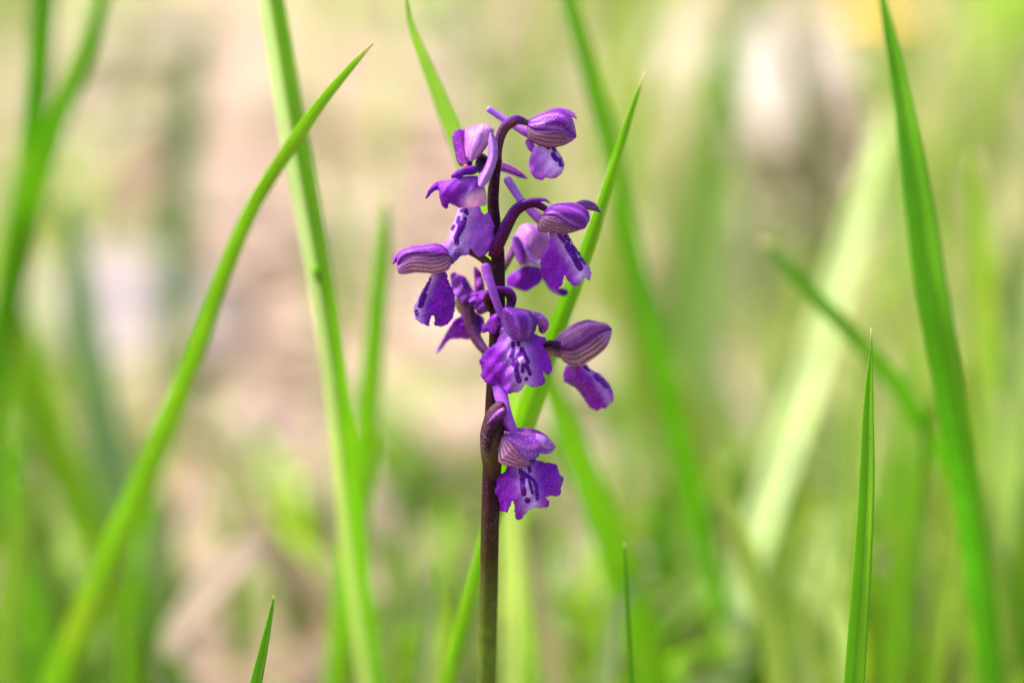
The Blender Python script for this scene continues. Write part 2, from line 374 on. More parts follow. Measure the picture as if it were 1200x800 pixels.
# ------------------------------------------------------------------ the orchid
root_top = P(572, 800, -15)
stem_dir = (P(572, 800, -15)-P(573, 700, -6)); stem_dir /= np.linalg.norm(stem_dir)
tt = (root_top[2]+.004)/-stem_dir[2]
root = root_top + stem_dir*tt; root[2] = ground_h(root[0], root[1])-.004
ORCHID = tag(empty('orchid', (root[0], root[1], root[2])), 'purple orchid with ten hooded flowers on one dark upright stem', 'orchid')
def build_stem():
    rows = [(571, 800, -15, 11.6), (573, 700, -6, 11), (574.5, 620, -1.2, 10.8), (577, 545, 0, 11), (580, 470, 0, 10.8), (583, 400, 0, 9.8), (583.5, 330, 0, 8.6), (583.5, 300, 0, 8), (580.5, 265, 0, 7), (578, 240, 0, 6.8), (578.5, 222, 0, 6.6), (581, 203, 0, 5.4), (584, 188, .3, 4.3)]
    px, py, pd = to_px(root); rows = [(px, py, (FOCUS-pd)*1000, 16), (570, 1000, -32, 12.5)] + rows
    def pg(t, u):
        y = py + (188-py)*t
        c = lerp(np.array((.10, .17, .016)), np.array((.052, .036, .009)), np.clip((760-y)/110, 0, 1))
        c = lerp(c, np.array((.026, .004, .010)), np.clip((670-y)/90, 0, 1))
        return lerp(c, np.array((.026, .002, .014)), np.clip((420-y)/90, 0, 1))
    tube('stem', ORCHID, rows, pg, ridges=5, twist=.4, ridge=.035, ns=28)
build_stem()
def flower(x, y, z, label=None):
    f = empty('flower', P(x, y, z), ORCHID)
    if label: f['label'] = label
    return f

def flower_a():
    f = flower(584, 186, 0, 'topmost flower with a long spur pointing back over the arched ovary')
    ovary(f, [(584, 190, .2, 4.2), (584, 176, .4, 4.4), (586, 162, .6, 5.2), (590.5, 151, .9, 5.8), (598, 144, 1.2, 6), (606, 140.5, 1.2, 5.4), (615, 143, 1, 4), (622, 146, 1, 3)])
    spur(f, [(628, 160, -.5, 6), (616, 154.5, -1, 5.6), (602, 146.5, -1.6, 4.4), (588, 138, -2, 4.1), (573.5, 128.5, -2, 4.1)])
    hood(f, [(619, 144), (622, 139), (630, 135), (640, 130.5), (650, 127), (659, 127.5), (666, 132), (671, 141), (673.5, 150), (675, 159)],
         [(619, 147.5), (622, 150), (628, 153), (640, 153.7), (652, 152), (662, 155.5), (670, 161.5), (675, 160)],
         [(618, 148), (622, 150), (630, 152), (640, 152.5), (652, 151), (661, 154), (668, 160), (674.5, 161)],
         [(618, 154), (620, 162), (626, 167.5), (637, 172), (647.5, 172.5), (660, 170), (669, 165.5), (674.5, 161)], .8, 2.8)
    loft('petal', f, [(658, 127), (667, 128.5), (673, 133.5), (675.8, 139)], [(658, 131), (666, 134.5), (671, 137), (675.8, 139)], lambda U, V: .2+.4*U, lambda U, V: lerp(LILAC, MAGENTA, U), .2)
    sheet('lip', f, [(628, 171), (626, 174), (621, 185), (620, 192.5), (622.5, 202.5), (627.5, 209), (635, 211), (640, 208), (646, 209.4), (652.5, 207.5), (659, 201), (661, 192.5), (658, 184), (652.5, 176), (648, 170)],
          1.6, [(644, 171), (649, 185), (652, 198), (650, 209)], 14, [((641, 173), (643, 174), 1.5), ((648, 174), (650, 177), 1.5), ((648, 181), (651, 186), (655, 188), 2.5), ((656, 190), (656, 194), (658, 194), 1.5)],
          fold=(1.7, 3.), base=MAUVE*1.15, frill=.2, tint=lambda p, c: lerp(c, MAGENTA*1.15, np.clip((p[:, 1]-198)/12, 0, .8)))
    sheet('lip_lobe', f, [(616, 165), (620, 163), (627, 171), (626, 178), (621, 177), (617, 171)], -1.5, base=MAUVE*1.2, frill=.1)

def flower_b():
    f = flower(580, 205, 0, 'upper left flower with a raised pink hood and a drooping curved lip')
    ovary(f, [(579, 222, -.5, 4), (580, 208, -3, 4), (578, 196, -4, 4), (568, 186, -3, 4), (558, 180, -1, 4)])
    # hood, open towards the viewer
    loft('lateral_sepal', f, [(541, 195), (536.5, 190.5), (533, 176), (530.3, 162), (532, 155), (536.5, 151.5)], [(550, 194), (553, 186), (552, 173), (549, 160), (544, 153), (536.5, 151.5)], lambda U, V: 2.2+1.5*np.sin(U*2.6)-1*V, lambda U, V: lerp(lerp(VIOLET*.8, MAGENTA, U), np.array((.20, .05, .12)), np.clip(.3-V, 0, 1)*2.5), .5, 24)
    loft('upper_sepal', f, [(551, 189), (545, 182), (542.5, 167), (543, 155.5), (551, 149.5), (561, 146.2)], [(552, 189), (561, 183), (569, 173), (576, 161), (578.5, 152.5), (571, 146)], lambda U, V: 3.2+2.6*np.sin(U*3.14)*np.sin(V*2.6+.4)-1.5*V,
         lambda U, V: lerp(lerp(np.array((.62, .28, .66)), MAGENTA, np.clip(.42-U, 0, 1)*2), MAGENTA, np.clip(np.sin(U*21+V*1.5+np.sin(V*9)), 0, 1)**1.5*(.75-.35*V)), .0, 36, M=40)
    loft('upper_sepal', f, [(551, 189), (545, 182), (542.5, 167), (543, 155.5), (551, 149.5), (561, 146.2)], [(552, 189), (561, 183), (569, 173), (576, 161), (578.5, 152.5), (571, 146)], lambda U, V: 1.2-1.8*np.sin(U*3.14)*np.sin(V*2.6+.4)-1.0*V,
         lambda U, V: lerp(PINK, VIOLET, U), .6, 36)
    loft('lateral_sepal', f, [(574.5, 156), (572.8, 165), (573.2, 174), (572, 186), (566.5, 199), (561, 208), (560, 217)], [(576, 155.5), (580.5, 162), (582.7, 172), (582.7, 182), (580, 195), (574, 210), (565, 220)],
         lambda U, V: 5.2+1.4*np.sin(U*3.14)-.6*V, lambda U, V: lerp(LILAC*.95, MAUVE, np.abs(U-.4)*1.2), .15, 12, M=14)
    loft('throat', f, [(559, 199), (557.5, 192), (559.5, 186), (566, 183.5)], [(561, 203), (569, 198), (573, 190), (570, 183.5)], lambda U, V: 2.4-1.4*np.sin(U*3.14), lambda U, V: lerp(np.array((.22, .10, .26)), np.array((.05, .004, .05)), np.clip(V*1.8-.3, 0, 1)), M=12, N=20)
    tube('column', f, [(558, 199, 3.0, 3.6), (553, 199.5, 4.0, 5.6), (546, 200.5, 4.6, 4.8), (540, 202.5, 5, 4.4), (535.5, 205.5, 5.2, 5.4), (531.5, 207, 5.2, 3.6)], lambda t, u: lerp(DEEP, VIOLET, np.clip(u, 0, 1)), mat=M_LIP)
    tube('anther', f, [(550, 194, 3.2, 3.2), (550.5, 188.5, 3.8, 3.2)], lambda t, u: lerp(DEEP*.4, DEEP*.7, t), mat=M_LIP)
    tube('pollen', f, [(543.5, 195, 5.6, 1.3), (547, 193.8, 5.6, 1.3)], lambda t, u: np.tile(np.array((.75, .28, .06)), (len(t), 1)), mat=M_LIP, ns=10)
    sheet('lip', f, [(499.3, 233), (501.5, 224), (506, 218), (513, 213), (526, 211), (539, 207.5), (559, 207), (565, 216), (569, 225), (569.5, 240), (559, 242), (545, 243.5), (538, 243), (531, 238.5), (526, 238.5), (523.5, 244.5), (518.5, 241), (515.3, 231), (514.5, 223), (508, 224)],
          4.6, hints=[(500, 232, 1.2), (512, 216, 1), (520, 228, 2.4), (535, 220, 2.4), (535, 240, 1.8), (550, 212, 0), (566, 218, -1.2), (562, 236, -2.2), (545, 240, -.4), (552, 225, 1.2)], curl=.8, frill=.25, base=VIOLET,
          tint=lambda p, c: lerp(lerp(c, MAUVE*1.1, np.exp(-(((p[:, 0]-545)/16)**2+((p[:, 1]-212)/9)**2))), np.array((.70, .46, .68)), np.clip((p[:, 0]-534)/16, 0, 1)**1.5*np.clip((p[:, 1]-220+(p[:, 0]-550)*.35)/11, 0, 1)**1.3))
    loft('spur', f, [(580, 188), (589, 190), (601, 195), (611, 201.5), (617.8, 209)], [(580, 200), (588, 200.5), (600, 204), (609, 207.5), (617.8, 209)], lambda U, V: -4-1.6*np.sin(U*3.14), lambda U, V: lerp(np.array((.68, .42, .72)), VIOLET, np.clip(U*3-1.7, 0, 1)), N=30, M=14, mat=M_LIP)

def flower_d():
    f = flower(577, 262, 0, 'flower behind the drooping lip, showing a broad lilac spotted lip')
    ovary(f, [(577, 268, -.5, 4), (566, 256, -2.5, 4), (556, 246, -2, 4.5), (552, 240, -1, 4.5)])
    hood(f, [(556, 246), (550, 236), (540, 230), (530, 229), (524, 233)], [(556, 250), (548, 243), (538, 238), (530, 236), (524, 234)], [(556, 249), (548, 242), (538, 237), (530, 235), (524, 234)], [(554, 252), (546, 246), (538, 242), (530, 239), (524, 235)], -1.6, 1.8)
    sheet('lip', f, [(541, 241), (534, 254), (529, 267.5), (525, 279), (519, 287.5), (521, 296), (529, 309.5), (540, 300), (545, 299), (549.5, 297.5), (551, 290), (555, 296), (560, 300.5), (566, 300), (573, 294), (579, 284), (580.6, 271), (577.5, 260), (574, 252), (570.5, 249), (568, 252), (564, 248), (560, 241)],
          3.2, [(546, 241), (542, 258), (538, 272), (536, 287), (532, 301)], 11, [((541, 247), (546, 246), (547, 250), 1.9), ((538, 255), (537, 260), (540, 263), 1.7), ((545, 256), (544, 262), 1.8), ((541, 262), (539, 270), 3.2), ((539, 270), (534.5, 278), (535.5, 285), 2.6), ((530.5, 268.5), (532, 265), 1.6), ((543, 266), 1.8)],
          fold=(5., .9), base=MAUVE*1.05, frill=.3, tint=lambda p, c: lerp(c, DEEP*1.1, np.clip((p[:, 1]-287)/10, 0, 1)*np.clip((548-p[:, 0])/8, 0, 1)*.85))

def flower_c():
    f = flower(578, 314, 0, 'flower pointing left with a flat striped hood over a notched lip')
    ovary(f, [(580, 318, 0, 5.5), (568, 305, .8, 4.6), (556, 297, 1.2, 4.2), (543, 293, 1.4, 4), (530, 297, 1.6, 4), (522, 300, 1.8, 3.5)], top=MAROON*1.6)
    hood(f, [(526.5, 299), (522, 291), (516, 287), (508.5, 285.5), (495, 287.5), (480, 289), (470, 294), (465, 302), (466, 311)],
         [(527, 300), (523, 298.5), (520, 298.5), (510, 300.5), (495, 299.5), (481.5, 302), (473, 307.5), (466, 312)],
         [(527.5, 299.5), (524, 297.5), (519, 297.5), (510, 299.5), (495, 298.5), (481, 301), (472, 306.5), (465.8, 312)],
         [(529, 303), (528, 311), (523.5, 317), (510, 320), (498, 319.3), (487.5, 319), (473, 321), (467, 319.5), (465.8, 313)], 1.6, 2.7, lat_lo=np.array((.46, .22, .38)), lat_up=np.array((.18, .04, .24)), vein=1.0, vfreq=30)
    loft('petal', f, [(474, 291), (467, 295.5), (462, 302), (460.2, 309.5)], [(476, 296), (469, 301), (464.5, 306), (460.2, 309.5)], lambda U, V: 1.2+.7*np.sin(U*3.1), lambda U, V: lerp(VIOLET, DEEP, U), .2, N=24, M=10)
    sheet('lip', f, [(508, 318), (499.5, 333.5), (490.5, 348.5), (485, 360.5), (486.5, 372), (493.5, 378.5), (502.3, 381.5), (503.3, 374), (508, 369), (509.3, 375), (510, 381), (519, 382.3), (525, 378.5), (531, 371), (532.5, 359), (532.5, 345.5), (526.5, 332), (521, 318)],
          1.6, [(507, 319), (497, 342), (490.5, 358), (489, 374)], 6.5, [((504, 327), (498.5, 340), 1.9), ((497, 345), (493, 358), 3.1), ((488.3, 364), (488.5, 369), 1.5)], fold=(3, 2.0), base=VIOLET*1.08, frill=.7)

def flower_e():
    f = flower(580, 300, 0, 'right flower with a long arched dark ovary and a toothed spotted lip')
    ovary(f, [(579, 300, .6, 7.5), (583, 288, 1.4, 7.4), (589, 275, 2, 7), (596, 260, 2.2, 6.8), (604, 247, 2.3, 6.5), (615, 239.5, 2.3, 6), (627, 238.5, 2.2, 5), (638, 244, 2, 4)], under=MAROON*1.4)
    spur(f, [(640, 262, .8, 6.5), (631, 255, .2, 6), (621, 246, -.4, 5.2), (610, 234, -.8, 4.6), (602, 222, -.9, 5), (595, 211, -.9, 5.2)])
    loft('bract', f, [(612, 236), (620, 232.5), (630, 232), (639, 233), (644.3, 238)], [(612, 240), (622, 237), (632, 236), (639, 235.5), (644.3, 238)], lambda U, V: 3.2+.3*np.sin(U*3.1), lambda U, V: lerp(DEEP, MAGENTA*.7, V), N=24, M=10)
    hood(f, [(638, 249), (641, 244.5), (646, 240.6), (660, 238), (672.5, 238), (684, 242.5), (690, 250), (690.5, 257.5), (686, 266)],
         [(636, 253), (642, 253), (650, 253.5), (662.5, 260), (672.5, 267), (680, 269), (686, 266.5)],
         [(635, 252), (642, 252), (650, 252.5), (662, 259), (672, 266), (679, 268), (685, 266.5)],
         [(632.5, 256), (630.4, 264), (631, 271), (637, 272.3), (645, 271.5), (655, 273.7), (667.5, 272.5), (678, 269.5), (685, 267)], 2, 2.8, vfreq=36)
    loft('petal', f, [(674, 238.5), (680, 235.6), (687, 235), (696, 238), (701, 243.5), (704, 249)], [(676, 242), (681, 243.5), (686, 244.5), (692, 246), (698, 247), (704, 249)], lambda U, V: 1+.8*np.sin(U*3.1), lambda U, V: lerp(DEEP, np.array((.5, .28, .45)), np.clip(U*1.8-.7, 0, 1)*(1-V)), .8, 18, N=28, M=12)
    sheet('lip', f, [(645.5, 270), (644, 284), (639, 294), (633, 301), (634.5, 305), (632.5, 309), (634.5, 313), (632.5, 317), (636, 321), (636.5, 326), (641, 331), (645, 335.5), (654, 337.5), (659, 332.5), (661, 322), (666, 329), (674, 335.3), (680, 331.5), (684.5, 325), (688, 326.5), (690, 328), (692.6, 323), (691, 315), (684, 304), (675, 291), (667.5, 279), (661, 270)],
          2.2, [(657, 271), (668, 292), (678, 308), (683, 322)], 9.5, [((655, 275), (661, 283), 1.9), ((662, 277), (667, 281), 2.1), ((665, 288), (671, 299), (680, 314), 3.3), ((672, 288), (678, 297), 2.1), ((681, 303), (685, 308), 2.1)],
          fold=(1.5, 5.0), base=VIOLET*1.15, frill=.65)

def flower_f():
    f = flower(585, 318, -4, 'pale pink flower hanging behind the stem')
    ovary(f, [(584, 322, -3, 5), (591, 310, -6, 5), (598, 297, -9, 5), (605, 286, -10, 5)], top=np.array((.25, .11, .22)), under=OLIVE)
    pk = lambda U, V: lerp(np.array((.50, .17, .58)), np.array((.40, .10, .54)), np.clip(np.sin(U*7+V*4), 0, 1))
    zf = lambda U, V: -11+3*np.sin(U*3.14)*np.sin(V*2.9+.1)
    loft('upper_sepal', f, [(609, 311), (606, 295), (604, 278), (610, 266), (619, 262)], [(621, 309), (633, 303), (641, 291), (644.5, 280), (640, 271), (628, 265), (619, 262)], zf, pk, .25, 20)
    loft('upper_sepal', f, [(609, 311), (606, 295), (604, 278), (610, 266), (619, 262)], [(621, 309), (633, 303), (641, 291), (644.5, 280), (640, 271), (628, 265), (619, 262)], lambda U, V: -12-2.5*np.sin(U*3.14)*np.sin(V*2.9+.1), pk, .25, 20)
    loft('lateral_sepal', f, [(609, 310), (603, 298), (600, 286), (601, 278)], [(615, 308), (615, 297), (612, 285), (606, 277), (601, 278)], lambda U, V: -8.6+.9*np.sin(U*3.1), lambda U, V: lerp(MAUVE, VIOLET, U), .2)
    loft('petal', f, [(614, 290), (618, 298), (624, 309), (633, 311)], [(616, 286), (622, 296), (628, 305), (633, 311)], lambda U, V: -8+.6*np.sin(U*3.1), lambda U, V: lerp(LILAC, MAUVE, U))
    sheet('lip', f, [(594, 325), (605, 317), (617, 311), (634, 314), (636, 322), (633, 331), (624, 337), (615, 341), (602, 337), (594, 335)], -9.5, [(618, 311), (615, 340)], fold=(2.2, 2.2), base=VIOLET, frill=.2)
    sheet('lip_lobe', f, [(632, 316), (636, 325), (645, 340), (659, 346.5), (664, 346), (666, 342), (662, 338.5), (650, 335), (644, 322)], -10.5, base=MAUVE*1.2, frill=.2, tint=lambda p, c: lerp(c, DEEP*1.2, np.clip((p[:, 0]-651)/7, 0, 1)))

def flower_h():
    f = flower(572, 412, -4, 'blurred flower turned away behind the stem with a downward twisted ovary')
    ovary(f, [(576, 418, -2, 5), (567, 409, -4, 5.2), (559, 398, -5.5, 6), (552.5, 384, -6.5, 6.8), (549.5, 368, -7, 7.5), (549, 354, -7.5, 7), (555, 347, -8, 6)], top=np.array((.09, .012, .13)), under=np.array((.055, .02, .02)))
    sheet('petal', f, [(530, 323), (536, 321.5), (545, 324.5), (551, 334.5), (555, 344), (550, 353), (543, 355), (534.5, 349), (531, 336)], -9, [(540, 322), (545, 354)], fold=(2, 2), base=VIOLET, frill=.2)
    sheet('petal', f, [(555.5, 313), (560, 315), (565, 322.5), (568, 342), (563, 349), (557, 347), (556, 330)], -8, base=MAGENTA*.9, frill=.2)
    loft('lateral_sepal', f, [(532, 350), (534, 360), (540, 368), (548, 370)], [(540, 350), (546, 356), (549, 363), (548, 370)], lambda U, V: -9.5+.6*np.sin(U*3.1), lambda U, V: lerp(OLIVE*2, ROSE*.8, U), .4)
    sheet('lip', f, [(511, 413), (516.5, 402), (525.5, 385.5), (533, 374), (545, 371), (553, 380), (552, 396), (538, 396.5), (527, 397.5), (516.5, 410)], -9.5, hints=[(512, 412, -3), (540, 380, 1.2), (550, 395, 0)], base=VIOLET*1.05, frill=.3, ruffle=.35)
    sheet('petal', f, [(552, 345), (560, 342), (570, 340), (578, 346), (577, 358), (570, 366), (562, 368), (556, 360)], -4.5, base=VIOLET*.8, frill=.4, hints=[(556, 350, -1), (576, 350, 1)], ruffle=.4)
    sheet('petal', f, [(540, 371), (548, 362), (558, 366), (566, 372), (567, 384), (560, 394), (552, 398), (545, 390)], -9, base=VIOLET*.85, frill=.4, ruffle=.5)
    sheet('petal', f, [(528, 322), (534, 319), (540, 330), (548, 345), (552, 352), (545, 356), (535, 348), (529, 336)], -6.5, base=MAUVE*.95, frill=.3, ruffle=.4)
    loft('bract', f, [(559.5, 363.5), (563, 358), (570, 351), (577, 346.5)], [(559.5, 363.5), (566, 363), (573, 360), (578, 350)], lambda U, V: -1+1.2*np.sin(U*3.1)+2*V, lambda U, V: lerp(DEEP, VIOLET, 1-U), N=20, M=12)
    loft('bract', f, [(549, 352), (555, 348), (562, 349), (567, 356), (568, 365)], [(551, 358), (557, 357), (560, 361), (563, 366), (568, 365)], lambda U, V: -5+1.0*np.sin(U*3.1), lambda U, V: lerp(VIOLET, DEEP, U), N=20, M=12)

def flower_g():
    f = flower(583, 350, 1, 'central flower facing outward with a wide spotted lip')
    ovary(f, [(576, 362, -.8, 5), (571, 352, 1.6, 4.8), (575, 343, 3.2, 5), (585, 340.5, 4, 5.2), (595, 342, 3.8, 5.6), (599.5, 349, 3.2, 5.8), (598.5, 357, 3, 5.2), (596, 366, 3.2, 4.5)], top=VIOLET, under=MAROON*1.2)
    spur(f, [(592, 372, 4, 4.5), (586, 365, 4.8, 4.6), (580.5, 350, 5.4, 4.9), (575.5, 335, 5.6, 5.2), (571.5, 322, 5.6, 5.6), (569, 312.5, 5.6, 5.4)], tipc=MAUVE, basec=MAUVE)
    z1 = lambda U, V: 4.6+3.2*np.sin(U*3.14)*np.sin(np.clip(V*2.3+.55, 0, 3.14))
    loft('upper_sepal', f, [(590, 360.5), (585, 364), (587, 374), (592, 386), (599, 396), (609, 400)], [(596, 360), (612, 362.5), (624, 366), (628.5, 376), (627, 387), (620, 397), (609, 400)], z1,
         lambda U, V: lerp(lerp(DEEP*1.15, np.array((.24, .08, .54)), np.clip(np.sin(U*17+V), 0, 1)**2*np.exp(-((V-.55)/.3)**2)*.8), DEEP*.8, np.clip(V*4-3, 0, 1)), .28, 30)  # bluish highlight along the middle painted into the pigment
    loft('upper_sepal', f, [(590, 360.5), (585, 364), (587, 374), (592, 386), (599, 396), (609, 400)], [(596, 360), (612, 362.5), (624, 366), (628.5, 376), (627, 387), (620, 397), (609, 400)], lambda U, V: 4.2-1.5*np.sin(U*3.14)*np.sin(np.clip(V*2.3+.55, 0, 3.14)),
         lambda U, V: lerp(DEEP, VIOLET, U), .4, 30)
    sheet('lateral_sepal', f, [(618, 364.5), (626, 365), (633, 367), (640, 373), (643, 379), (641, 386.5), (636, 391), (632, 388), (631, 381.5), (626, 377)], 4.2, base=MAUVE*.85, curl=.9, frill=.25, hints=[(620, 368, 1), (635, 372, .6), (638, 388, -1)], tint=lambda p, c: lerp(c, MAGENTA*.8, np.clip((p[:, 1]-377)/8, 0, .9)), mat=M_HOOD)
    sheet('lateral_sepal', f, [(564.5, 381), (570, 379), (575, 371), (584, 366.5), (587, 371), (585.5, 379), (581, 390), (575, 390.5), (571, 388), (566, 390)], 3., base=VIOLET*1.05, curl=.8, frill=.3, hints=[(585, 372, 1), (568, 386, -.8)], mat=M_HOOD)
    sheet('lip', f, [(586, 374), (591, 378), (600, 384), (612, 386), (622, 389), (630, 393), (640, 396.5), (636, 405), (642.5, 416), (646.5, 426), (645.6, 436), (641, 438.5), (635.5, 435), (638, 444), (637.5, 449.5), (629, 453), (622.5, 453), (616.5, 449.5), (610, 457.5), (603, 459.5), (596, 461), (590, 455), (586, 444), (584, 450), (577.5, 451.5), (571, 449), (564, 440), (565, 432), (562.5, 422.5), (569, 411), (579, 404), (585, 395), (586, 385)],
          5.4, [(604, 386), (606, 408), (610, 425), (613, 440), (614, 452)], 12.5, [((601, 402), (602, 411), (599.5, 417), 2.2), ((607, 400), (608, 404), 2.0), ((612, 409), (611, 414), (607, 417), 2.5), ((614, 412), (616, 419), (619, 424), 1.8), ((604, 422), (605.5, 427), (602.5, 427), 3.0), ((605, 433), (606, 440), (608, 446), 2.7), ((613, 427), (612.5, 435), 1.9), ((616, 427), (620, 435), (621, 438), 2.0), ((616.5, 444), 2.3)],
          fold=(.9, 1.1), hints=[(604, 386, -1.8), (606, 430, .6), (565, 430, -.6), (645, 430, -.8), (600, 460, -.2), (620, 452, -1.0)], base=VIOLET*1.12, frill=.8, ruffle=.3, curl=.6)

def flower_i():
    f = flower(592, 415, -1, 'lower right flower with a plump striped hood and a narrow hanging lip')
    ovary(f, [(588, 420, -1, 6), (605, 418, -2.5, 7), (622, 413, -3, 8), (638, 409, -3, 8), (650, 410, -3, 7.5), (658, 413, -3, 7)], top=MAGENTA*.8, under=np.array((.24, .12, .14)))
    tube('stigma', f, [(634, 404, -1.6, 3.4), (645, 402.5, -1.2, 4.4), (655, 405, -1.2, 5.5)], lambda t, u: lerp(MAROON, DEEP*.6, t), mat=M_LIP)
    hood(f, [(651, 397), (656, 391.5), (662, 387), (675.5, 378.5), (689, 375), (702.5, 378), (709, 379), (714, 382), (716.5, 386)],
         [(652, 404), (657, 409), (669.5, 410), (684.5, 404), (699.5, 394), (708, 389), (716.5, 386)],
         [(653, 404), (658, 408), (669.5, 409), (684.5, 403), (699, 393), (708, 388), (716.5, 386.5)],
         [(655, 410), (659, 421), (668, 427.5), (676, 428.5), (683, 427), (698, 417.5), (709.5, 407), (714, 398), (716.5, 388)], -3.2, 3.6, lat_lo=np.array((.40, .21, .30)), vfreq=24, dtop=MAGENTA*.55, dlow=MAGENTA*.4)
    sheet('lip', f, [(666, 427), (661, 436), (661, 446), (668, 450), (675.5, 455), (683, 464), (690.5, 476), (699.5, 480.3), (705, 478), (710, 478), (714, 473), (718, 470), (718.5, 462.5), (713, 449), (702.5, 438.5), (692, 432.5), (684.5, 426)],
          -3.5, [(684, 427), (697, 441), (710, 462), (714, 472)], 4.5, [((685, 430), (690, 434), 1.3), ((698, 441), (704, 447), (710, 453), 2.2)], fold=(2.2, 3.5), base=lerp(VIOLET, MAGENTA, .3)*1.12, frill=.5, curl=.9,
          hints=[(664, 440, -.5), (680, 448, .8), (700, 475, -.6)], pale=LILAC)

def flower_j():
    f = flower(577, 548, 0, 'lowest flower with a swollen ovary, dark bract and three-lobed spotted lip')
    tube('ovary', f, [(579, 568, -1.2, 4), (578, 556, .6, 9), (577, 543, 2.2, 11.5), (576, 528, 3, 12.6), (576, 513, 3.2, 12.4), (581, 501, 3.2, 11), (588, 494, 3, 8.5), (594, 496, 3.4, 7), (599, 504, 3.8, 6)],
         lambda t, u: lerp(lerp(np.array((.075, .052, .018)), np.array((.038, .008, .012)), np.clip(np.abs(t-.38)*3.2, 0, 1)), DEEP*.8, np.clip((t-.72)*5, 0, 1)), ridges=6, twist=.5, ridge=.06, ns=28)
    spur(f, [(603, 508, 4, 5.5), (597, 492, 4.4, 5.4), (592.5, 480, 4.2, 6.2), (588, 467, 3.0, 8), (584.5, 452, 2.0, 8.0), (582, 442, 1.6, 7)], tipc=MAUVE*1.15, basec=MAUVE)
    loft('bract', f, [(566, 530), (563, 511), (568.5, 487), (576, 476), (584, 470.5), (589, 471)], [(573, 530), (576, 512), (584, 498), (590, 490), (593, 482), (591.5, 474), (589, 471)], lambda U, V: 4.4+1.2*np.sin(U*2.6)+.6*V, lambda U, V: lerp(MAROON*.7, np.array((.065, .005, .035)), V))
    loft('bract_tip', f, [(572, 496), (577, 487), (584, 480), (590, 477), (591.5, 481)], [(572, 496), (579, 494), (586, 490.5), (591, 487), (591.5, 481)], lambda U, V: 6.1+.5*np.sin(U*3.1), lambda U, V: lerp(MAGENTA*.75, MAGENTA*.35, U), N=20, M=10)
    hood(f, [(590, 509), (595, 504), (601, 502), (610, 501.5), (620, 502), (631, 505), (640, 510.5), (646, 517), (650.5, 523)],
         [(589, 511), (594, 516), (600, 521), (608, 529), (617, 537), (625, 538.5), (632, 531), (640, 531), (650.5, 523.5)],
         [(588, 511), (593, 514), (600, 519), (606, 525), (611, 530), (617, 537), (622, 543)],
         [(587, 515), (584.5, 528), (584, 540.5), (589, 543.5), (597, 545.3), (610, 546), (622, 543.5)], 3.4, 3.2, dtop=MAGENTA*.75, dlow=np.array((.20, .06, .48)), lat_up=np.array((.30, .08, .26)), lat_lo=np.array((.42, .20, .40)), vfreq=32, dvein=.3)
    sheet('petal', f, [(606, 529), (609, 518), (615, 512.5), (624, 511.5), (631, 516), (633, 525), (631, 533), (624, 538.5), (615, 536)], 6.0, hints=[(619, 520, .5), (607, 528, -.6), (632, 530, -.4), (623, 537, -.5)], base=np.array((.20, .05, .50)), frill=.3, curl=.9, ruffle=.1, mat=M_HOOD, tint=lambda p, c: lerp(c, DEEP, np.clip((p[:, 1]-528)/7, 0, 1)))
    sheet('petal', f, [(628, 509), (636, 509.5), (643, 514.5), (650.5, 522.5), (647, 529), (640, 531.5), (634, 528), (630, 518)], 5.6, hints=[(638, 518, .5), (650, 523, -.8)], base=np.array((.34, .14, .54)), frill=.3, curl=.6, ruffle=.1, mat=M_HOOD)
    sheet('lip', f, [(596, 543), (594, 546), (593, 551.5), (587.5, 555.6), (577.5, 556), (572.3, 561), (573.3, 571), (571.8, 580), (576, 589), (581, 596), (589, 599), (595, 599.3), (597.5, 592), (601, 586.5), (603.5, 595), (604, 605), (606.5, 609), (611, 607.5), (616, 601), (625, 595), (631, 594.5), (642, 593.5), (643.3, 588), (639, 582), (646, 580.5), (650, 581), (656, 579), (657.5, 570), (660, 561), (655, 554), (652.5, 545.5), (645, 542.5), (636, 541), (630, 539.5), (622, 538), (610, 540)],
          4.8, [(613, 541), (615, 555), (618, 570), (622, 585), (624, 594)], 10, [((610, 550), (611, 555), 2.0), ((613, 554), (621, 560), 2.3), ((620, 548), (621, 552), 1.6), ((612.5, 561), (613, 570), (614, 578), 2.8), ((618, 586), 3.4), ((620, 564), (622, 572), (624, 578), 1.5), ((625, 562), (628, 570), (629, 578), (630, 584), 1.8)],
          fold=(2.0, 2.0), base=VIOLET*1.12, frill=.75, ruffle=.3, curl=.6, hints=[(613, 541, -1.4), (617, 575, .6), (575, 575, -.4), (656, 562, -.4), (606, 606, -.4)])
for fn in (flower_a, flower_b, flower_c, flower_d, flower_e, flower_f, flower_g, flower_h, flower_i, flower_j): fn()

